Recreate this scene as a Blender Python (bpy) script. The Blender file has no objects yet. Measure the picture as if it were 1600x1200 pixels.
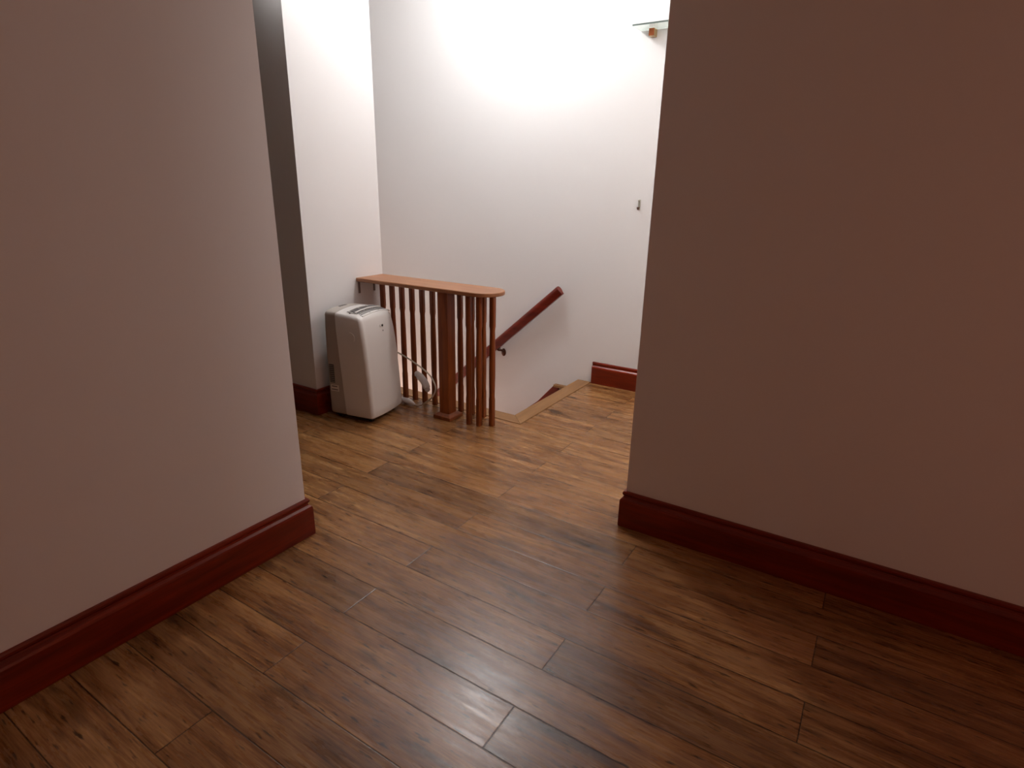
import bpy, bmesh, math, random
from mathutils import Vector, Matrix
random.seed(7)
S = bpy.context.scene
COL = S.collection

# ------------------------------------------------------------------ camera, light, exposure
F_PX = 914.955
R_ = Vector((0.84415501, 0.5357989, 0.01794058))
D_ = Vector((0.18352239, -0.25737396, -0.9487245))
FW = Vector((-0.50370811, 0.80416303, -0.31559461))
cam = bpy.data.cameras.new('camera')
cam.sensor_fit = 'HORIZONTAL'
cam.sensor_width = 36.0
cam.lens = F_PX / 1600 * 36.0
cam.clip_start = 0.02
camo = bpy.data.objects.new('camera', cam)
COL.objects.link(camo)
m3 = Matrix((R_, -D_, -FW)).transposed()
camo.matrix_world = Matrix.Translation((0, 0, 1.5)) @ m3.to_4x4()
S.camera = camo

world = bpy.data.worlds.new('world')
S.world = world
world.use_nodes = True
world.node_tree.nodes['Background'].inputs[0].default_value = (0.9, 0.6, 0.45, 1)
world.node_tree.nodes['Background'].inputs[1].default_value = 0.0

S.view_settings.view_transform = 'Standard'
S.view_settings.look = 'None'
S.view_settings.exposure = 0.0
S.view_settings.gamma = 1.0
S.view_settings.use_curve_mapping = False

LAMP_POS = Vector((-2.48, 3.49, 3.10))
LAMP_COLOR = (0.985, 0.99, 1.0)
LAMP_EMISSION = 88.0      # opal globe of 0.125 m radius, built with its fitting further down

# unseen warm fill, added right of the camera to lift the shaded walls
ar = bpy.data.lights.new('warm_fill_light', 'AREA')
ar.shape = 'RECTANGLE'
ar.size, ar.size_y = 1.4, 1.6
ar.energy = 11.0
ar.color = (1.0, 0.42, 0.27)
aro = bpy.data.objects.new('warm_fill_light', ar)
aro.location = (2.9, 0.3, 1.5)
aro.rotation_euler = (0, math.radians(90), 0)
COL.objects.link(aro)
# second ceiling lamp further along the landing, hidden behind the right-hand wall
cl = bpy.data.lights.new('landing_light', 'POINT')
cl.energy = 44.0
cl.color = (1.0, 0.90, 0.85)
cl.shadow_soft_size = 0.16
clo = bpy.data.objects.new('landing_light', cl)
clo.location = (0.05, 3.30, 2.60)
COL.objects.link(clo)
# warm lamp of the floor below, shining up the stairs
dl = bpy.data.lights.new('downstairs_light', 'POINT')
dl.energy = 26.0
dl.color = (1.0, 0.66, 0.50)
dl.shadow_soft_size = 0.15
dlo = bpy.data.objects.new('downstairs_light', dl)
dlo.location = (-4.3, 3.70, -1.25)
COL.objects.link(dlo)

# ------------------------------------------------------------------ node helpers
def mat(name):
    m = bpy.data.materials.new(name)
    m.use_nodes = True
    nt = m.node_tree
    b = nt.nodes['Principled BSDF']
    return m, nt, b

def nd(nt, t, **kw):
    n = nt.nodes.new(t)
    for k, v in kw.items():
        setattr(n, k, v)
    return n

def srgb(r, g, b):
    f = lambda c: (c / 255 / 12.92) if c / 255 <= 0.04045 else ((c / 255 + 0.055) / 1.055) ** 2.4
    return (f(r), f(g), f(b), 1)

def mth(nt, op, a, b=None, c=None):
    n = nd(nt, 'ShaderNodeMath', operation=op)
    for i, v in enumerate((a, b, c)):
        if v is None:
            continue
        if isinstance(v, (int, float)):
            n.inputs[i].default_value = v
        else:
            nt.links.new(v, n.inputs[i])
    return n.outputs[0]

def comb(nt, x, y, z):
    n = nd(nt, 'ShaderNodeCombineXYZ')
    for i, v in enumerate((x, y, z)):
        if isinstance(v, (int, float)):
            n.inputs[i].default_value = v
        else:
            nt.links.new(v, n.inputs[i])
    return n.outputs[0]

def noise(nt, vec, scale, detail=4, rough=0.55, dist=0.0):
    n = nd(nt, 'ShaderNodeTexNoise')
    n.inputs['Scale'].default_value = scale
    n.inputs['Detail'].default_value = detail
    n.inputs['Roughness'].default_value = rough
    n.inputs['Distortion'].default_value = dist
    nt.links.new(vec, n.inputs['Vector'])
    return n.outputs[0]

def ramp(nt, fac, stops):
    n = nd(nt, 'ShaderNodeValToRGB')
    el = n.color_ramp.elements
    while len(el) < len(stops):
        el.new(0.5)
    for e, (p, c) in zip(el, stops):
        e.position = p
        e.color = c if len(c) == 4 else (*c, 1)
    nt.links.new(fac, n.inputs[0])
    return n.outputs[0]

def mix(nt, fac, a, b, mode='MIX'):
    n = nd(nt, 'ShaderNodeMix', data_type='RGBA', blend_type=mode)
    for i, v in ((0, fac), (6, a), (7, b)):
        if isinstance(v, (int, float)):
            n.inputs[i].default_value = v
        elif isinstance(v, tuple):
            n.inputs[i].default_value = v
        else:
            nt.links.new(v, n.inputs[i])
    return n.outputs[2]

def G(v):
    return (v, v, v, 1)

def bump(nt, b, h, strength, dist=0.01):
    n = nd(nt, 'ShaderNodeBump')
    n.inputs['Strength'].default_value = strength
    n.inputs['Distance'].default_value = dist
    nt.links.new(h, n.inputs['Height'])
    nt.links.new(n.outputs[0], b.inputs['Normal'])

def simple(name, col, rough=0.5, metal=0.0, spec=0.5, bumpscale=None, bs=0.1, var=0.0):
    m, nt, b = mat(name)
    b.inputs['Base Color'].default_value = col
    b.inputs['Roughness'].default_value = rough
    b.inputs['Metallic'].default_value = metal
    b.inputs['Specular IOR Level'].default_value = spec
    tc = nd(nt, 'ShaderNodeTexCoord')
    if bumpscale:
        bump(nt, b, noise(nt, tc.outputs['Object'], bumpscale, 3), bs, 0.002)
    if var:
        n = noise(nt, tc.outputs['Object'], 6, 4)
        c = mix(nt, n, tuple(x * (1 - var) for x in col[:3]) + (1,), tuple(min(1, x * (1 + var)) for x in col[:3]) + (1,))
        nt.links.new(c, b.inputs['Base Color'])
    return m

def wood(name, dark, light, rough=0.35, axis='X', scale=1.0, coat=0.0):
    """straight grained stained wood, grain running along one object axis"""
    m, nt, b = mat(name)
    tc = nd(nt, 'ShaderNodeTexCoord')
    mp = nd(nt, 'ShaderNodeMapping')
    s = {'X': (2.0, 26, 26), 'Y': (26, 2.0, 26), 'Z': (26, 26, 2.0)}[axis]
    mp.inputs['Scale'].default_value = tuple(v * scale for v in s)
    nt.links.new(tc.outputs['Object'], mp.inputs[0])
    n1 = noise(nt, mp.outputs[0], 1.0, 6, 0.6, 0.6)
    n2 = noise(nt, mp.outputs[0], 5.0, 3, 0.6)
    f = mth(nt, 'ADD', mth(nt, 'MULTIPLY', n1, 0.75), mth(nt, 'MULTIPLY', n2, 0.25))
    nt.links.new(ramp(nt, f, [(0.32, dark), (0.68, light)]), b.inputs['Base Color'])
    b.inputs['Roughness'].default_value = rough
    b.inputs['Coat Weight'].default_value = coat
    b.inputs['Coat Roughness'].default_value = 0.25
    bump(nt, b, n2, 0.08, 0.002)
    return m

# ------------------------------------------------------------------ materials
def wall_paint(name, col):
    m, nt, b = mat(name)
    tc = nd(nt, 'ShaderNodeTexCoord')
    n = noise(nt, tc.outputs['Object'], 0.9, 4)
    c2 = tuple(v * 0.965 for v in col[:3]) + (1,)
    nt.links.new(mix(nt, n, c2, col), b.inputs['Base Color'])
    b.inputs['Roughness'].default_value = 0.85
    b.inputs['Specular IOR Level'].default_value = 0.25
    bump(nt, b, noise(nt, tc.outputs['Object'], 140, 3), 0.05, 0.002)
    return m

M_WALL = wall_paint('white_wall_paint', (0.85, 0.84, 0.835, 1))
M_CEIL = wall_paint('ceiling_paint', (0.86, 0.85, 0.84, 1))

# plank floor: 0.1705 m wide, 1.5 m long, joints staggered by half a plank
PW, PL, Y0, X0 = 0.1705, 1.495, 0.85, -0.715
def floor_material():
    m, nt, b = mat('plank_floor')
    tc = nd(nt, 'ShaderNodeTexCoord')
    sp = nd(nt, 'ShaderNodeSeparateXYZ')
    nt.links.new(tc.outputs['Object'], sp.inputs[0])
    X, Y = sp.outputs[0], sp.outputs[1]
    v = mth(nt, 'DIVIDE', mth(nt, 'SUBTRACT', Y, Y0), PW)
    row = mth(nt, 'FLOOR', v)
    fv = mth(nt, 'FRACT', v)
    par = mth(nt, 'FLOORED_MODULO', row, 2.0)
    # odd rows have a joint at X0, even rows half a plank further
    u = mth(nt, 'ADD', mth(nt, 'DIVIDE', mth(nt, 'SUBTRACT', X, X0), PL), mth(nt, 'MULTIPLY', mth(nt, 'SUBTRACT', 1.0, par), 0.5))
    colm = mth(nt, 'FLOOR', u)
    fu = mth(nt, 'FRACT', u)
    wn = nd(nt, 'ShaderNodeTexWhiteNoise', noise_dimensions='2D')
    nt.links.new(comb(nt, row, colm, 0), wn.inputs['Vector'])
    rnd = wn.outputs['Value']
    wn2 = nd(nt, 'ShaderNodeTexWhiteNoise', noise_dimensions='2D')
    nt.links.new(comb(nt, mth(nt, 'ADD', row, 31.7), mth(nt, 'ADD', colm, 5.3), 0), wn2.inputs['Vector'])
    rnd2 = wn2.outputs['Value']
    # grain coordinates shifted per plank
    gx = mth(nt, 'ADD', X, mth(nt, 'MULTIPLY', rnd, 37.0))
    gy = mth(nt, 'ADD', Y, mth(nt, 'MULTIPLY', rnd2, 19.0))
    g_long = comb(nt, mth(nt, 'MULTIPLY', gx, 1.6), mth(nt, 'MULTIPLY', gy, 20.0), 0)
    g_fine = comb(nt, mth(nt, 'MULTIPLY', gx, 9.0), mth(nt, 'MULTIPLY', gy, 150.0), 0)
    g_blot = comb(nt, mth(nt, 'MULTIPLY', gx, 3.2), mth(nt, 'MULTIPLY', gy, 11.0), 0)
    g_fleck = comb(nt, mth(nt, 'MULTIPLY', gx, 13.0), mth(nt, 'MULTIPLY', gy, 75.0), 0)
    n1 = noise(nt, g_long, 1.0, 5, 0.6, 0.8)
    n2 = noise(nt, g_fine, 1.0, 3, 0.6)
    n3 = noise(nt, g_blot, 1.0, 3, 0.5, 0.4)
    n4 = noise(nt, g_fleck, 1.0, 2, 0.5)
    f = mth(nt, 'ADD', mth(nt, 'MULTIPLY', n1, 0.60), mth(nt, 'MULTIPLY', n2, 0.40))
    base = ramp(nt, f, [(0.34, srgb(92, 53, 25)), (0.50, srgb(150, 103, 60)), (0.66, srgb(192, 145, 93))])
    special = None
    for (pr_, pc_, k_) in ((7, -1, 0.74), (6, -1, 0.80), (3, 0, 0.66), (2, -1, 0.70), (4, 0, 0.90), (2, 0, 1.12), (3, -1, 1.10), (6, 0, 1.08), (5, -1, 1.02), (1, 0, 0.80), (4, 1, 0.82)):
        hit = mth(nt, 'MULTIPLY', mth(nt, 'COMPARE', row, float(pr_), 0.1), mth(nt, 'COMPARE', colm, float(pc_), 0.1))
        t_ = mth(nt, 'MULTIPLY', hit, k_ - 1.0)
        special = t_ if special is None else mth(nt, 'ADD', special, t_)
    special = mth(nt, 'ADD', special, 1.0)
    tone = ramp(nt, rnd2, [(0.0, G(0.80)), (0.35, G(0.93)), (1.0, G(1.06))])
    base = mix(nt, 1.0, base, tone, 'MULTIPLY')
    base = mix(nt, 1.0, base, comb(nt, special, special, special), 'MULTIPLY')
    blot = ramp(nt, n3, [(0.27, G(0.36)), (0.43, G(1.0))])
    base = mix(nt, 0.9, base, blot, 'MULTIPLY')
    fleck = ramp(nt, n4, [(0.29, G(0.16)), (0.38, G(1.0))])
    base = mix(nt, 0.9, base, fleck, 'MULTIPLY')
    # grooves between the planks
    dv = mth(nt, 'MULTIPLY', mth(nt, 'MINIMUM', fv, mth(nt, 'SUBTRACT', 1.0, fv)), PW)
    du = mth(nt, 'MULTIPLY', mth(nt, 'MINIMUM', fu, mth(nt, 'SUBTRACT', 1.0, fu)), PL)
    dd = mth(nt, 'MINIMUM', dv, du)
    gr = nd(nt, 'ShaderNodeMapRange')
    gr.inputs[1].default_value = 0.0006
    gr.inputs[2].default_value = 0.0030
    nt.links.new(dd, gr.inputs[0])
    groove = gr.outputs[0]
    gc = mix(nt, groove, G(0.16), G(1.0))
    base = mix(nt, 1.0, base, gc, 'MULTIPLY')
    nt.links.new(base, b.inputs['Base Color'])
    # lacquer with worn patches
    wear = noise(nt, comb(nt, mth(nt, 'MULTIPLY', gx, 5.0), mth(nt, 'MULTIPLY', gy, 34.0), 0), 1.0, 4, 0.6)
    rr = ramp(nt, wear, [(0.3, G(0.22)), (0.7, G(0.34))])
    nt.links.new(rr, b.inputs['Roughness'])
    b.inputs['Specular IOR Level'].default_value = 0.48
    h = mth(nt, 'ADD', mth(nt, 'MULTIPLY', groove, 1.0), mth(nt, 'MULTIPLY', n2, 0.20))
    bump(nt, b, h, 0.35, 0.0016)
    return m
M_FLOOR = floor_material()
M_BASE = wood('mahogany_skirting', srgb(88, 20, 6), srgb(140, 42, 14), 0.30, 'X')
M_BASE_Y = wood('mahogany_skirting_y', srgb(88, 20, 6), srgb(140, 42, 14), 0.30, 'Y')
M_NOSE = wood('oak_nosing', srgb(130, 88, 48), srgb(166, 122, 76), 0.4, 'X')
M_NOSE_Y = wood('oak_nosing_y', srgb(130, 88, 48), srgb(166, 122, 76), 0.4, 'Y')
M_RAIL_Z = wood('stained_baluster_wood', srgb(106, 46, 12), srgb(160, 84, 32), 0.35, 'Z')
M_CAP = wood('stained_cap_wood', srgb(140, 86, 52), srgb(180, 124, 82), 0.38, 'X')
M_HAND = wood('red_handrail_wood', srgb(86, 18, 8), srgb(126, 36, 16), 0.30, 'X')
M_TREAD = wood('stair_tread_wood', srgb(120, 70, 38), srgb(165, 108, 66), 0.4, 'Y')
M_ACW = simple('white_plastic', (0.76, 0.73, 0.70, 1), 0.34, bumpscale=300, bs=0.03)
M_ACR = simple('beige_plastic', (0.47, 0.42, 0.375, 1), 0.45, bumpscale=300, bs=0.03)
M_DARKP = simple('dark_grey_plastic', (0.085, 0.08, 0.075, 1), 0.5)
M_GREYP = simple('grey_plastic', (0.30, 0.28, 0.27, 1), 0.5)
M_GREYD = simple('slat_grey_plastic', (0.15, 0.14, 0.135, 1), 0.5)
M_BRACK = simple('painted_brown_metal', (0.22, 0.15, 0.12, 1), 0.5)
M_BLACK = simple('black_plastic', (0.012, 0.011, 0.011, 1), 0.4)
M_STICK = simple('paper_sticker', (0.80, 0.77, 0.72, 1), 0.6)
M_STICKL = simple('sticker_print', (0.16, 0.13, 0.12, 1), 0.6)
M_CORD = simple('cream_cable', (0.62, 0.56, 0.46, 1), 0.45)
M_PLUG = simple('plug_plastic', (0.66, 0.63, 0.61, 1), 0.4)
M_BRONZE = simple('dark_bronze', (0.10, 0.035, 0.02, 1), 0.4, metal=0.7)
M_COPPER = simple('copper', (0.30, 0.075, 0.02, 1), 0.35, metal=0.6)
M_BRASS = simple('brass', (0.48, 0.33, 0.15, 1), 0.35, metal=0.85)
M_HOOK = simple('pale_metal', (0.62, 0.60, 0.52, 1), 0.3, metal=0.6)
M_SHADOWGAP = simple('gap_black', (0.01, 0.008, 0.006, 1), 0.8)

def glass_mat():
    m, nt, b = mat('clear_green_glass')
    b.inputs['Base Color'].default_value = (0.80, 0.90, 0.85, 1)
    b.inputs['Roughness'].default_value = 0.03
    b.inputs['Transmission Weight'].default_value = 1.0
    b.inputs['IOR'].default_value = 1.5
    return m
M_GLASS = glass_mat()
M_EDGE = simple('polished_glass_edge', (0.08, 0.11, 0.095, 1), 0.2)

def globe_mat():
    m, nt, b = mat('opal_glass_lit')
    b.inputs['Base Color'].default_value = (0.9, 0.88, 0.85, 1)
    b.inputs['Roughness'].default_value = 0.4
    b.inputs['Emission Color'].default_value = (*LAMP_COLOR, 1)
    b.inputs['Emission Strength'].default_value = LAMP_EMISSION
    return m
M_GLOBE = globe_mat()

# ------------------------------------------------------------------ mesh helpers
def link(name, bm, m, parent=None, smooth=False, bevel=0.0, seg=2, loc=None):
    me = bpy.data.meshes.new(name)
    bmesh.ops.recalc_face_normals(bm, faces=bm.faces)
    bm.to_mesh(me)
    bm.free()
    me.materials.append(m)
    o = bpy.data.objects.new(name, me)
    COL.objects.link(o)
    if parent:
        o.parent = parent
    if loc:
        o.location = loc
    if smooth:
        for p in me.polygons:
            p.use_smooth = True
        me.set_sharp_from_angle(angle=math.radians(38))
    if bevel:
        md = o.modifiers.new('bevel', 'BEVEL')
        md.width = bevel
        md.segments = seg
        md.limit_method = 'ANGLE'
        md.angle_limit = math.radians(35)
    return o

def bx(bm, lo, hi, mtx=None):
    vs = [bm.verts.new(((lo, hi)[i][0], (lo, hi)[j][1], (lo, hi)[k][2])) for i in (0, 1) for j in (0, 1) for k in (0, 1)]
    for f in ((0, 1, 3, 2), (4, 6, 7, 5), (0, 4, 5, 1), (2, 3, 7, 6), (0, 2, 6, 4), (1, 5, 7, 3)):
        bm.faces.new([vs[i] for i in f])
    if mtx:
        for v in vs:
            v.co = mtx @ v.co
    return vs

def box(name, lo, hi, m, parent=None, **k):
    bm = bmesh.new()
    bx(bm, lo, hi)
    return link(name, bm, m, parent, **k)

def loft(bm, rings, cap0=True, cap1=True, closed=True):
    R = [[bm.verts.new(p) for p in r] for r in rings]
    n = len(R[0])
    for a, b in zip(R[:-1], R[1:]):
        for i in range(n if closed else n - 1):
            j = (i + 1) % n
            bm.faces.new((a[i], a[j], b[j], b[i]))
    if cap0:
        bm.faces.new(R[0][::-1])
    if cap1:
        bm.faces.new(R[-1])
    return R

def tube(bm, pts, r, n=10, cap=True):
    pts = [Vector(p) for p in pts]
    rings = []
    up = Vector((0, 0, 1))
    prev = None
    for i, p in enumerate(pts):
        t = (pts[min(i + 1, len(pts) - 1)] - pts[max(i - 1, 0)]).normalized()
        if prev is None:
            a = t.cross(up)
            if a.length < 0.1:
                a = t.cross(Vector((1, 0, 0)))
            a.normalize()
        else:
            a = (prev - t * prev.dot(t)).normalized()
        prev = a
        b = t.cross(a)
        rr = r[i] if isinstance(r, (list, tuple)) else r
        rx, ry = rr if isinstance(rr, tuple) else (rr, rr)
        rings.append([p + a * math.cos(q) * rx + b * math.sin(q) * ry for q in [2 * math.pi * k / n for k in range(n)]])
    loft(bm, rings, cap, cap)

def spline(pts, n=8):
    P = [Vector(p) for p in pts]
    P = [2 * P[0] - P[1]] + P + [2 * P[-1] - P[-2]]
    out = []
    for i in range(1, len(P) - 2):
        for k in range(n):
            t = k / n
            a, b, c, d = P[i - 1:i + 3]
            out.append(0.5 * ((2 * b) + (c - a) * t + (2 * a - 5 * b + 4 * c - d) * t * t + (3 * b - a - 3 * c + d) * t ** 3))
    out.append(P[-2])
    return out

def prism(bm, poly, z0, z1, ax='Z'):
    def P(u, v, w):
        return {'Z': (u, v, w), 'Y': (u, w, v), 'X': (w, u, v)}[ax]
    loft(bm, [[P(u, v, z0) for u, v in poly], [P(u, v, z1) for u, v in poly]])

def thing(name, label, cat, loc=(0, 0, 0), rz=0, group=None):
    o = bpy.data.objects.new(name, None)
    COL.objects.link(o)
    o.empty_display_size = 0.1
    o.location = loc
    o.rotation_euler = (0, 0, rz)
    tag(o, label, cat, group)
    return o

def tag(o, label, cat, group=None):
    o['label'] = label
    o['category'] = cat
    if group:
        o['group'] = group
    return o

def struct(o):
    o['kind'] = 'structure'
    return o

# ------------------------------------------------------------------ the setting
YB = 4.24            # far wall
HC = 3.35            # ceiling height
NX, NY = -1.885, 3.125   # edges of the stair opening in the plank floor
LX = -3.13           # left wall beside the railing
LY0, LY1 = 2.49, 3.17
RY, RX = 2.345, -0.83    # right wall
KX, KY = -1.99, 1.465    # near left wall

# floor around the opening (one mesh, L-shaped slab)
bm = bmesh.new()
XW, XE, YS = -6.0, 3.0, -2.5
prism(bm, [(XW, YS), (XE, YS), (XE, YB), (NX, YB), (NX, NY), (XW, NY)], -0.022, 0.0)
struct(link('floor', bm, M_FLOOR))
box_ = lambda n, lo, hi, m=M_WALL: struct(box(n, lo, hi, m))
box_('wall_back', (XW - 0.1, YB, -3.2), (XE + 0.1, YB + 0.12, HC))
box_('wall_right', (RX, RY, 0), (XE, RY + 0.12, HC))
box_('wall_left', (XW, LY0, 0), (LX, LY1, HC))
box_('wall_near_left', (KX - 0.12, YS, 0), (KX, KY, HC))
box_('wall_behind', (XW, YS - 0.12, 0), (XE, YS, HC))
box_('wall_far_right', (XE, YS, -0.02), (XE + 0.1, YB, HC))
box_('wall_far_left', (XW - 0.1, YS, -3.2), (XW, YB, HC))
box_('ceiling', (XW - 0.1, YS - 0.12, HC), (XE + 0.1, YB + 0.12, HC + 0.05), M_CEIL)
box_('ceiling', (XW, YS, 2.50), (XE, RY, HC), M_CEIL)      # unseen lower ceiling over the near hallway, added to darken its floor
box_('wall_stairwell_front', (XW, NY + 0.05, -3.2), (NX - 0.05, NY + 0.10, -0.022))
box_('wall_stairwell_end', (NX - 0.05, NY + 0.05, -3.2), (NX, YB, -0.022))

# nosing strips around the opening, mitred at the corner
bm = bmesh.new()
w = 0.118
g = 0.004
prism(bm, [(XW, NY + g), (NX - g, NY + g), (NX - g - w, NY + g + w), (XW, NY + g + w)], -0.03, 0.004)
struct(link('trim_1', bm, M_NOSE, bevel=0.004))
bm = bmesh.new()
prism(bm, [(NX - g, NY + g), (NX - g, YB), (NX - g - w, YB), (NX - g - w, NY + g + w)], -0.03, 0.004)
struct(link('trim_2', bm, M_NOSE_Y, bevel=0.004))

# skirting boards: moulded profile swept along the wall foot with mitred corners
PROF = [(0.0, 0.180), (0.010, 0.180), (0.0135, 0.174), (0.0135, 0.166), (0.008, 0.158), (0.010, 0.150),
        (0.019, 0.142), (0.022, 0.134), (0.022, 0.006), (0.020, 0.0), (0.0, 0.0)]
def skirting(name, path, m=M_BASE, prof=PROF):
    """path: wall-face points in order; the board stands on the left-hand side of the walking direction"""
    P = [Vector((x, y)) for x, y in path]
    bm = bmesh.new()
    rings = []
    for i, p in enumerate(P):
        def nrm(a, b):
            t = (b - a).normalized()
            return Vector((-t.y, t.x))
        if i == 0:
            o = nrm(P[0], P[1])
        elif i == len(P) - 1:
            o = nrm(P[-2], P[-1])
        else:
            a, b = nrm(P[i - 1], p), nrm(p, P[i + 1])
            o = (a + b) / (1 + a.dot(b))
        rings.append([(p.x + o.x * d, p.y + o.y * d, z) for d, z in prof])
    loft(bm, rings)
    return struct(link(name, bm, m))
e = 0.0005
skirting('baseboard_right', [(XE, RY), (RX, RY), (RX, RY + 0.12), (XE, RY + 0.12)], M_BASE)
skirting('baseboard_near_left', [(KX, YS), (KX, KY), (KX - 0.12, KY), (KX - 0.12, YS)][::-1], M_BASE_Y)
skirting('baseboard_left', [(LX, NY + 0.0), (LX, LY0), (XW, LY0)], M_BASE)
skirting('baseboard_back', [(NX + 0.006, YB), (XE, YB)][::-1], M_BASE)

# sloping skirting of the stairs on the far wall with its level top piece
bm = bmesh.new()
prism(bm, [(-2.215, -0.078), (-2.175, -0.078), (-2.175, -0.30), (-2.36, -0.46), (-5.60, -3.18), (-5.85, -3.18), (-2.375, -0.262)], YB - 0.022, YB, 'Y')
struct(link('trim_3', bm, M_BASE, bevel=0.004))
box_('trim_4', (-2.215, YB - 0.04, -0.094), (NX - 0.12, YB, -0.074), M_NOSE)

# ------------------------------------------------------------------ staircase going down to the left
st = thing('staircase', 'wooden stair flight going down to the left below the landing edge', 'staircase', (NX - 0.05, NY + 0.10, -3.0))
ox, oy, oz = st.location
for k in range(1, 15):
    z = -0.19 * k
    x1 = NX - 0.05 - 0.215 * (k - 1)
    a = Vector((ox, oy, oz))
    t = box('tread', (x1 - 0.245 - ox, 0.001, z - 0.03 - oz), (x1 - ox - (0.001 if k == 1 else 0.0), YB - 0.024 - oy, z - oz), M_TREAD, st, bevel=0.004)
    r = box('riser', (x1 - 0.235 - ox, 0.001, z - 0.19 - oz), (x1 - 0.22 - ox, YB - 0.024 - oy, z - 0.031 - oz), M_CAP, st)

# ------------------------------------------------------------------ railing
rail = thing('stair_railing', 'brown wooden railing of balusters under a flat rounded cap beside the stair opening', 'railing', (-2.37, 2.96, 0))
rx, ry = -2.37, 2.96
ZC0, ZC1 = 0.866, 0.892
# cap board: outline with a half-round end
def cap_outline(y0, y1, xl, xr, n=18):
    r = (y1 - y0) / 2
    c = (y0 + y1) / 2
    pts = [(xl, y0)]
    for k in range(n + 1):
        q = -math.pi / 2 + math.pi * k / n
        pts.append((xr - r + r * math.cos(q), c + r * math.sin(q)))
    pts.append((xl, y1))
    return pts
bm = bmesh.new()
out = cap_outline(2.905, 3.168, LX, -1.990)
prism(bm, [(x - rx, y - ry) for x, y in out], ZC0, ZC1)
cap = link('cap', bm, M_CAP, rail, smooth=True, bevel=0.006, seg=3)
# rails under the cap that carry the balusters
bm = bmesh.new()
bx(bm, (-2.33 - rx, 2.95 - ry, ZC0 - 0.010), (-2.14 - rx, 3.12 - ry, ZC0))
bx(bm, (LX + 0.16 - rx, 3.080 - ry, ZC0 - 0.010), (-2.33 - rx, 3.120 - ry, ZC0))
link('top_rail', bm, M_RAIL_Z, rail)
# wall brackets under the cap
for y in (2.925, 3.07):
    bm = bmesh.new()
    bx(bm, (LX - rx, y - ry, ZC0 - 0.085), (LX + 0.006 - rx, y + 0.014 - ry, ZC0))
    bx(bm, (LX - rx, y - ry, ZC0 - 0.006), (LX + 0.06 - rx, y + 0.014 - ry, ZC0))
    link('wall_bracket', bm, M_BRACK, rail)
# newel post and plinth
bm = bmesh.new()
bx(bm, (-0.041, -0.041, 0.034), (0.041, 0.041, ZC0))
post = link('newel_post', bm, M_RAIL_Z, rail, bevel=0.004)
bm = bmesh.new()
s1, s2, s3 = 0.071, 0.071, 0.048
loft(bm, [[(-s, -s, z), (s, -s, z), (s, s, z), (-s, s, z)] for s, z in ((0.071, 0.0), (0.071, 0.024), (0.062, 0.030), (0.047, 0.040))])
link('plinth', bm, M_RAIL_Z, post, bevel=0.002)
# baluster: square blocks at both ends, turned and tapering between
def baluster_bm():
    bm = bmesh.new()
    n = 16
    def sq(h, z):
        p = []
        for k in range(n):
            q = 2 * math.pi * (k + 0.5) / n + 0
            c, s = math.cos(q), math.sin(q)
            f = h / max(abs(c), abs(s))
            p.append((c * f, s * f, z))
        return p
    def ci(r, z):
        return [(r * math.cos(2 * math.pi * (k + 0.5) / n), r * math.sin(2 * math.pi * (k + 0.5) / n), z) for k in range(n)]
    h = 0.0172
    loft(bm, [sq(h, 0.0), sq(h, 0.185), ci(0.0190, 0.197), ci(0.0183, 0.21), ci(0.0198, 0.30), ci(0.0205, 0.38), ci(0.0195, 0.52),
              ci(0.0170, 0.645), ci(0.0180, 0.66), sq(h, 0.675), sq(h, ZC0 - 0.004)])
    return bm
bal0 = link('baluster', baluster_bm(), M_RAIL_Z, rail, smooth=True)
spots = [(-2.170 , 3.098), (-2.266, 3.098), (-2.363, 3.098), (-2.505, 3.098)]
spots += [(-2.600 - 0.0935 * k, 3.098) for k in range(6)]
spots += [(-2.176, 2.942), (-2.103, 2.953), (-2.035, 3.004)]
for i, (x, y) in enumerate(spots):
    b = bal0 if i == 0 else bal0.copy()
    if i:
        COL.objects.link(b)
        b.parent = rail
    b.location = (x - rx, y - ry, 0)

# ------------------------------------------------------------------ handrail on the far wall
hr = thing('handrail', 'red-brown wooden handrail sloping down along the far wall behind the balusters', 'handrail', (-2.20, YB, 0.0))
ax_, ay_ = -2.20, YB
top = Vector((-2.170, 4.165, 0.742))
sl = Vector((-1.35, 0, -1.20)).normalized()
L = 4.3
def rail_section(c, d):
    up = Vector((-d.z, 0, d.x))
    if up.z < 0:
        up = -up
    prof = [(-0.016, -0.030), (0.016, -0.030), (0.018, -0.014), (0.024, -0.004), (0.026, 0.010), (0.020, 0.022), (0.010, 0.028), (-0.010, 0.028), (-0.020, 0.022), (-0.026, 0.010), (-0.024, -0.004), (-0.018, -0.014)]
    return [c + Vector((0, 1, 0)) * a * 1.15 + up * (b * 1.32) for a, b in prof]
bm = bmesh.new()
off = Vector((ax_, ay_, 0))
loft(bm, [rail_section(top - off + sl * s, sl) for s in (0.0, 0.01, L - 0.01, L)])
link('rail', bm, M_HAND, hr, smooth=True, bevel=0.002)
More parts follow.
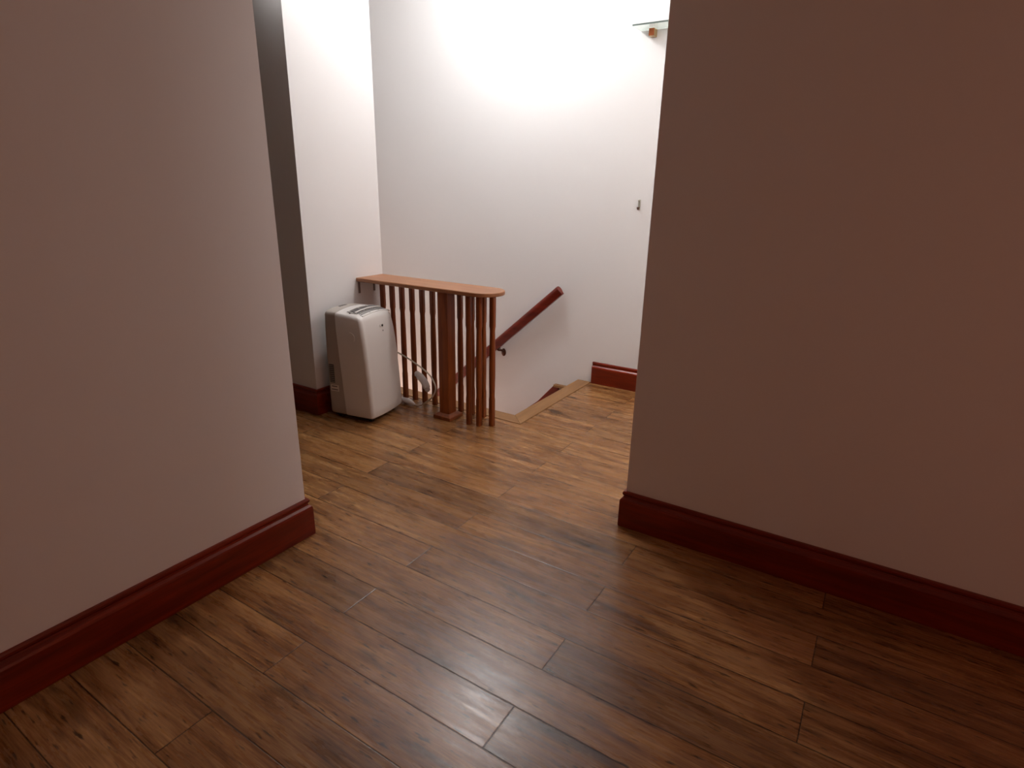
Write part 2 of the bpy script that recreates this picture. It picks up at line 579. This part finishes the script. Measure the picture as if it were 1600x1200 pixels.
for s in (0.80, 2.3, 3.8):
    p = top - off + sl * s
    bm = bmesh.new()
    tube(bm, spline([p + Vector((0, 0, -0.038)), p + Vector((0.006, 0.004, -0.058)), p + Vector((0.02, 0.035, -0.066)), p + Vector((0.02, 0.066, -0.085))], 6), 0.0095, 10)
    bx(bm, (p.x - 0.028, p.y - 0.010, p.z - 0.043), (p.x + 0.028, p.y + 0.010, p.z - 0.035))
    rings = []
    for dy, r in ((0.0745, 0.028), (0.070, 0.028), (0.064, 0.019), (0.060, 0.011)):
        rings.append([(p.x + 0.02 + r * 0.8 * math.cos(q), p.y + dy, p.z - 0.092 + r * 1.25 * math.sin(q)) for q in [2 * math.pi * k / 16 for k in range(16)]])
    loft(bm, rings)
    link('bracket', bm, M_BRONZE, hr, smooth=True)

# ------------------------------------------------------------------ portable air conditioner
ac = thing('portable_air_conditioner', 'white and beige portable air conditioner standing in front of the railing', 'air conditioner', (-2.868, 2.706, 0), math.radians(10))
def lerp(tab, z):
    for (z0, v0), (z1, v1) in zip(tab[:-1], tab[1:]):
        if z <= z1:
            t = max(0, (z - z0) / (z1 - z0))
            return v0 + (v1 - v0) * t
    return tab[-1][1]
FR = [(0.0, 0.158), (0.06, 0.163), (0.20, 0.158), (0.43, 0.142), (0.58, 0.128), (0.68, 0.112), (0.76, 0.09)]
SM = [(0.0, -0.048), (0.35, -0.070), (0.74, -0.096)]
HW = [(0.0, 0.178), (0.06, 0.181), (0.45, 0.182), (0.62, 0.179), (0.76, 0.168)]
def crown(y):
    return 0.022 * (1 - (y / 0.19) ** 2)
def zz(x, y, z):
    k = max(0.0, (z - 0.45) / 0.28)
    front = max(0.0, (x - (-0.02)) / 0.14)
    return z + k * (crown(y) - 0.035 * front * front)
def front_ring(z, ins=0.0):
    fx, sx, hw = lerp(FR, z) - ins, lerp(SM, z) + 0.002, lerp(HW, z) - ins
    pts = [(sx, -hw)]
    r = 0.024
    for k in range(9):
        q = -math.pi / 2 + (math.pi / 2) * k / 8
        pts.append((fx - r + r * math.cos(q), -hw + r + r * math.sin(q)))
    for k in range(1, 10):
        y = (-hw + r) + (2 * hw - 2 * r) * k / 10
        pts.append((fx + 0.012 * (1 - (y / (hw - r)) ** 2), y))
    for k in range(9):
        q = (math.pi / 2) * k / 8
        pts.append((fx - r + r * math.cos(q), hw - r + r * math.sin(q)))
    pts.append((sx, hw))
    return pts
def rear_ring(z, ins=0.0):
    sx, hw = lerp(SM, z) - 0.002, lerp(HW, z) - 0.005 - ins
    bxk = -0.190 + ins
    r = 0.03
    pts = [(sx, hw)]
    for k in range(7):
        q = math.pi / 2 + (math.pi / 2) * k / 6
        pts.append((bxk + r + r * math.cos(q), hw - r + r * math.sin(q)))
    for k in range(1, 8):
        pts.append((bxk, (hw - r) + (-2 * (hw - r)) * k / 8))
    for k in range(7):
        q = math.pi + (math.pi / 2) * k / 6
        pts.append((bxk + r + r * math.cos(q), -hw + r + r * math.sin(q)))
    pts.append((sx, -hw))
    return pts
ZT = 0.722
levels = [(0.035, 0.012), (0.040, 0.004), (0.05, 0.0)] + [(0.05 + (ZT - 0.07) * k / 14, 0.0) for k in range(1, 15)] + [(ZT - 0.012, 0.0015), (ZT - 0.005, 0.005), (ZT - 0.001, 0.010), (ZT, 0.016)]
def shell(ringf, name, m):
    bm = bmesh.new()
    rings = []
    for z, ins in levels:
        rings.append([(x, y, zz(x, y, z)) for x, y in ringf(z, ins)])
    Rv = loft(bm, rings, True, False)
    # crowned top: strips across between mirrored outline points
    last = Rv[-1]
    n = len(last)
    lo_, hi_ = 0, n - 1
    prevrow = None
    K = 10
    i = 0
    while i < n // 2:
        a, b = last[i], last[n - 1 - i]
        row = [a]
        for k in range(1, K):
            t = k / K
            p = a.co.lerp(b.co, t)
            x, y = p.x, p.y
            row.append(bm.verts.new((x, y, zz(x, y, ZT))))
        row.append(b)
        if prevrow:
            for k in range(K):
                try:
                    bm.faces.new((prevrow[k], prevrow[k + 1], row[k + 1], row[k]))
                except ValueError:
                    pass
        prevrow = row
        i += 1
    if n % 2:
        mid = last[n // 2]
        for k in range(K):
            try:
                bm.faces.new((prevrow[k], prevrow[k + 1], mid))
            except ValueError:
                pass
    return link(name, bm, m, ac, smooth=True)
fs = shell(front_ring, 'front_shell', M_ACW)
rs = shell(rear_ring, 'rear_shell', M_ACR)
# black base recess and four castors
box('base', (-0.16, -0.155, 0.022), (0.13, 0.155, 0.045), M_BLACK, ac, bevel=0.004)
for x, y in ((-0.14, -0.13), (-0.14, 0.13), (0.11, -0.13), (0.11, 0.13)):
    bm = bmesh.new()
    loft(bm, [[(x + r * math.cos(q), y + dy, 0.0165 + r * math.sin(q)) for q in [2 * math.pi * k / 16 for k in range(16)]] for dy, r in ((-0.009, 0.012), (-0.006, 0.0165), (0.006, 0.0165), (0.009, 0.012))])
    link('caster', bm, M_BLACK, ac, smooth=True)
def patch(bm, x0, x1, y0, y1, h, K=8, up=0.0015):
    """thin sheet following the crowned top"""
    rings = []
    for k in range(K + 1):
        y = y0 + (y1 - y0) * k / K
        za, zb = zz(x0, y, ZT) + up, zz(x1, y, ZT) + up
        rings.append([(x0, y, za - h), (x1, y, zb - h), (x1, y, zb), (x0, y, za)])
    loft(bm, rings)
# top air outlet: dark opening with slats
bm = bmesh.new()
patch(bm, -0.022, 0.090, -0.125, 0.150, 0.004, up=0.0012)
vent = link('air_outlet', bm, M_GREYD, ac)
bm = bmesh.new()
patch(bm, 0.027, 0.037, -0.125, 0.150, 0.004, up=0.0055)
patch(bm, -0.026, -0.020, -0.129, 0.154, 0.004, up=0.0040)
patch(bm, 0.088, 0.094, -0.129, 0.154, 0.004, up=0.0040)
for k in range(4):
    y = -0.129 + 0.0945 * k
    if k in (0, 3):
        y = (-0.129, 0.150)[k == 3]
    patch(bm, -0.022, 0.092, y, y + 0.004, 0.004, 1, up=0.0048)
link('louvre_frame', bm, M_ACW, vent)
bm = bmesh.new()
for k in range(3):
    x = -0.009 + 0.0115 * k
    patch(bm, x, x + 0.005, -0.122, 0.147, 0.002, up=0.0022)
    x = 0.044 + 0.0125 * k
    patch(bm, x, x + 0.005, -0.122, 0.147, 0.002, up=0.0026)
link('slats', bm, M_GREYD, vent)
# control panel strip at the far end and a screw hole at the near end
bm = bmesh.new()
patch(bm, 0.010, 0.100, 0.154, 0.164, 0.003, 2, up=0.0012)
link('control_panel', bm, M_DARKP, ac)
bm = bmesh.new()
z = zz(0.0, -0.146, ZT)
loft(bm, [[(0.003 + 0.005 * math.cos(q), -0.141 + 0.005 * math.sin(q), z + dz) for q in [2 * math.pi * k / 14 for k in range(14)]] for dz in (-0.002, 0.0022)])
link('indicator_button', bm, M_BLACK, ac)
bm = bmesh.new()
patch(bm, -0.165, -0.148, -0.04, 0.035, 0.003, 3, up=0.0012)
link('handle_slot', bm, M_DARKP, ac)
# emblem on the front: pale oval rim with a dark centre, small mark below
def front_pt(y, z, up):
    hw = lerp(HW, z) - 0.024
    return (lerp(FR, z) + 0.012 * (1 - (y / hw) ** 2) + up, y, zz(lerp(FR, z), y, z))
bm = bmesh.new()
rings = []
for k in range(25):
    q = math.pi * (0.15 + 1.1 * k / 24)
    y, z = 0.016 + 0.019 * math.cos(q), 0.642 + 0.011 * math.sin(q)
    rings.append(front_pt(y, z, 0.002))
tube(bm, rings, 0.0022, 8)
emb = link('emblem_rim', bm, M_STICK, ac, smooth=True)
def disc_on_front(y0, z0, ry_, rz_, up, m, name, par):
    bm = bmesh.new()
    loft(bm, [[(lambda p: p)(front_pt(y0 + ry_ * math.cos(q), z0 + rz_ * math.sin(q), u)) for q in [2 * math.pi * k / 18 for k in range(18)]] for u in (-0.002, up)])
    return link(name, bm, m, par)
disc_on_front(0.024, 0.640, 0.0085, 0.0070, 0.0015, M_BLACK, 'emblem_centre', ac)
disc_on_front(0.022, 0.607, 0.0055, 0.0050, 0.0012, M_GREYP, 'indicator_light', ac)
# side: round grip arc, intake grille, sticker (on the left side of the case)
def side_pt(x, z, up):
    return (x, -(lerp(HW, z) + up), zz(x, -0.18, z))
bm = bmesh.new()
tube(bm, [side_pt(0.026 + 0.030 * math.cos(q), 0.582 + 0.030 * math.sin(q), 0.0) for q in [math.pi * (-0.25 + 0.85 * k / 20) for k in range(21)]], 0.0025, 8)
link('grip_ring', bm, M_ACW, ac, smooth=True)
def side_plate(x0, x1, z0, z1, m, name, par, up=0.0015, sub=-0.005):
    bm = bmesh.new()
    f = lambda x, z, u: (x, -(lerp(HW, z) + sub + u), z)
    loft(bm, [[f(x0, z0, u), f(x1, z0, u), f(x1, z1, u), f(x0, z1, u)] for u in (-0.004, up)])
    return link(name, bm, m, par)
gr = side_plate(-0.165, -0.128, 0.255, 0.382, M_DARKP, 'intake_grille', ac)
bm = bmesh.new()
for k in range(9):
    z = 0.262 + 0.0135 * k
    f = lambda x, z, u: (x, -(lerp(HW, z) - 0.005 + u), z)
    loft(bm, [[f(-0.163, z, u), f(-0.130, z, u), f(-0.130, z + 0.004, u), f(-0.163, z + 0.004, u)] for u in (0.0, 0.0035)])
link('grille_slats', bm, M_GREYP, gr)
stk = side_plate(-0.166, -0.100, 0.196, 0.240, M_STICK, 'sticker', ac, 0.0008)
for z0, z1, xa, xb in ((0.226, 0.233, -0.156, -0.112), (0.204, 0.211, -0.160, -0.108)):
    side_plate(xa, xb, z0, z1, M_STICKL, 'printed_line', stk, 0.0012)

# power cord: leaves the case at the rear, droops in a loop over the floor
def loc(p):   # world -> local of the air conditioner
    a = math.radians(10)
    x, y = p[0] + 2.868, p[1] - 2.706
    return Vector((x * math.cos(a) + y * math.sin(a), -x * math.sin(a) + y * math.cos(a), p[2]))
cord_w = [(-3.02, 2.94, 0.40), (-2.92, 3.00, 0.385), (-2.795, 3.0, 0.357), (-2.712, 3.0, 0.329), (-2.624, 3.0, 0.292), (-2.556, 3.0, 0.253), (-2.517, 3.0, 0.199),
          (-2.511, 3.0, 0.155), (-2.540, 3.0, 0.100), (-2.600, 2.995, 0.045), (-2.655, 2.99, 0.012), (-2.70, 2.985, 0.014)]
bm = bmesh.new()
tube(bm, [loc(p) for p in spline(cord_w, 8)], 0.0055, 8)
link('power_cord', bm, M_CORD, ac, smooth=True)
# moulded plug with its tester hanging inside the loop of the cord
bm = bmesh.new()
tube(bm, [loc(p) for p in spline([(-2.668, 2.975, 0.262), (-2.640, 2.975, 0.248), (-2.596, 2.975, 0.215), (-2.567, 2.975, 0.170), (-2.558, 2.975, 0.140)], 6)],
     [(0.010, 0.012)] * 2 + [(0.018, 0.022)] * 5 + [(0.027, 0.024)] * 12 + [(0.020, 0.018)] * 4 + [(0.010, 0.010)] * 2, 14)
plug = link('plug', bm, M_PLUG, ac, smooth=True)
# in-line connector lying on the floor
bm = bmesh.new()
tube(bm, [loc(p) for p in ((-2.84, 2.985, 0.026), (-2.834, 2.985, 0.026), (-2.76, 2.985, 0.026), (-2.725, 2.985, 0.022), (-2.695, 2.985, 0.014))],
     [(0.014, 0.012), (0.021, 0.020), (0.022, 0.021), (0.018, 0.016), (0.007, 0.007)], 14)
link('cord_connector', bm, M_PLUG, ac, smooth=True)

# ------------------------------------------------------------------ glass shelf high on the far wall
gs = thing('glass_shelf', 'small clear glass shelf high on the far wall by the upper right', 'shelf', (-1.56, YB, 2.522))
bm = bmesh.new()
bx(bm, (-0.125, -0.155, 0.0), (0.60, -0.001, 0.008))
gp = link('glass_panel', bm, M_GLASS, gs)
box('polished_edge', (-0.125, -0.158, -0.001), (0.60, -0.155, 0.0085), M_EDGE, gs)
for x in (-0.03, 0.50):
    b_ = box('bracket', (x - 0.018, -0.056, -0.046), (x + 0.020, -0.0005, -0.0005), M_BRASS, gs, bevel=0.003)
    box('bracket_cap', (x - 0.017, -0.061, -0.045), (x + 0.019, -0.0565, -0.002), M_COPPER, b_, bevel=0.001)

# ------------------------------------------------------------------ small metal wall hook
hk = thing('wall_hook', 'small pale metal hook screwed to the far wall near the right corner', 'hook', (-1.596, YB, 1.41))
bm = bmesh.new()
bx(bm, (-0.009, -0.006, -0.036), (0.009, -0.0005, 0.036))
pt = link('back_plate', bm, M_HOOK, hk, bevel=0.002)
bm = bmesh.new()
tube(bm, spline([(0, -0.004, 0.024), (0, -0.018, 0.026), (0, -0.024, 0.034)], 5), 0.004, 10)
link('upper_peg', bm, M_HOOK, hk, smooth=True)
bm = bmesh.new()
tube(bm, spline([(0, -0.004, -0.018), (0, -0.020, -0.032), (0, -0.034, -0.026), (0, -0.036, -0.016)], 5), 0.004, 10)
link('lower_peg', bm, M_BRONZE, hk, smooth=True)

# ------------------------------------------------------------------ ceiling lamp over the stairs (just above the picture)
lm = thing('ceiling_lamp', 'round opal glass ceiling lamp hanging above the stair opening', 'lamp', (LAMP_POS.x, LAMP_POS.y, HC))
bm = bmesh.new()
zc = LAMP_POS.z - HC
bmesh.ops.create_uvsphere(bm, u_segments=32, v_segments=18, radius=0.125, matrix=Matrix.Translation((0, 0, zc)))
gl = link('glass_globe', bm, M_GLOBE, lm, smooth=True)
bm = bmesh.new()
loft(bm, [[(r * math.cos(q), r * math.sin(q), z) for q in [2 * math.pi * k / 24 for k in range(24)]] for r, z in ((0.07, -0.0005), (0.07, -0.02), (0.045, -0.04), (0.045, zc + 0.115))])
link('ceiling_rose', bm, M_BRASS, lm, smooth=True)
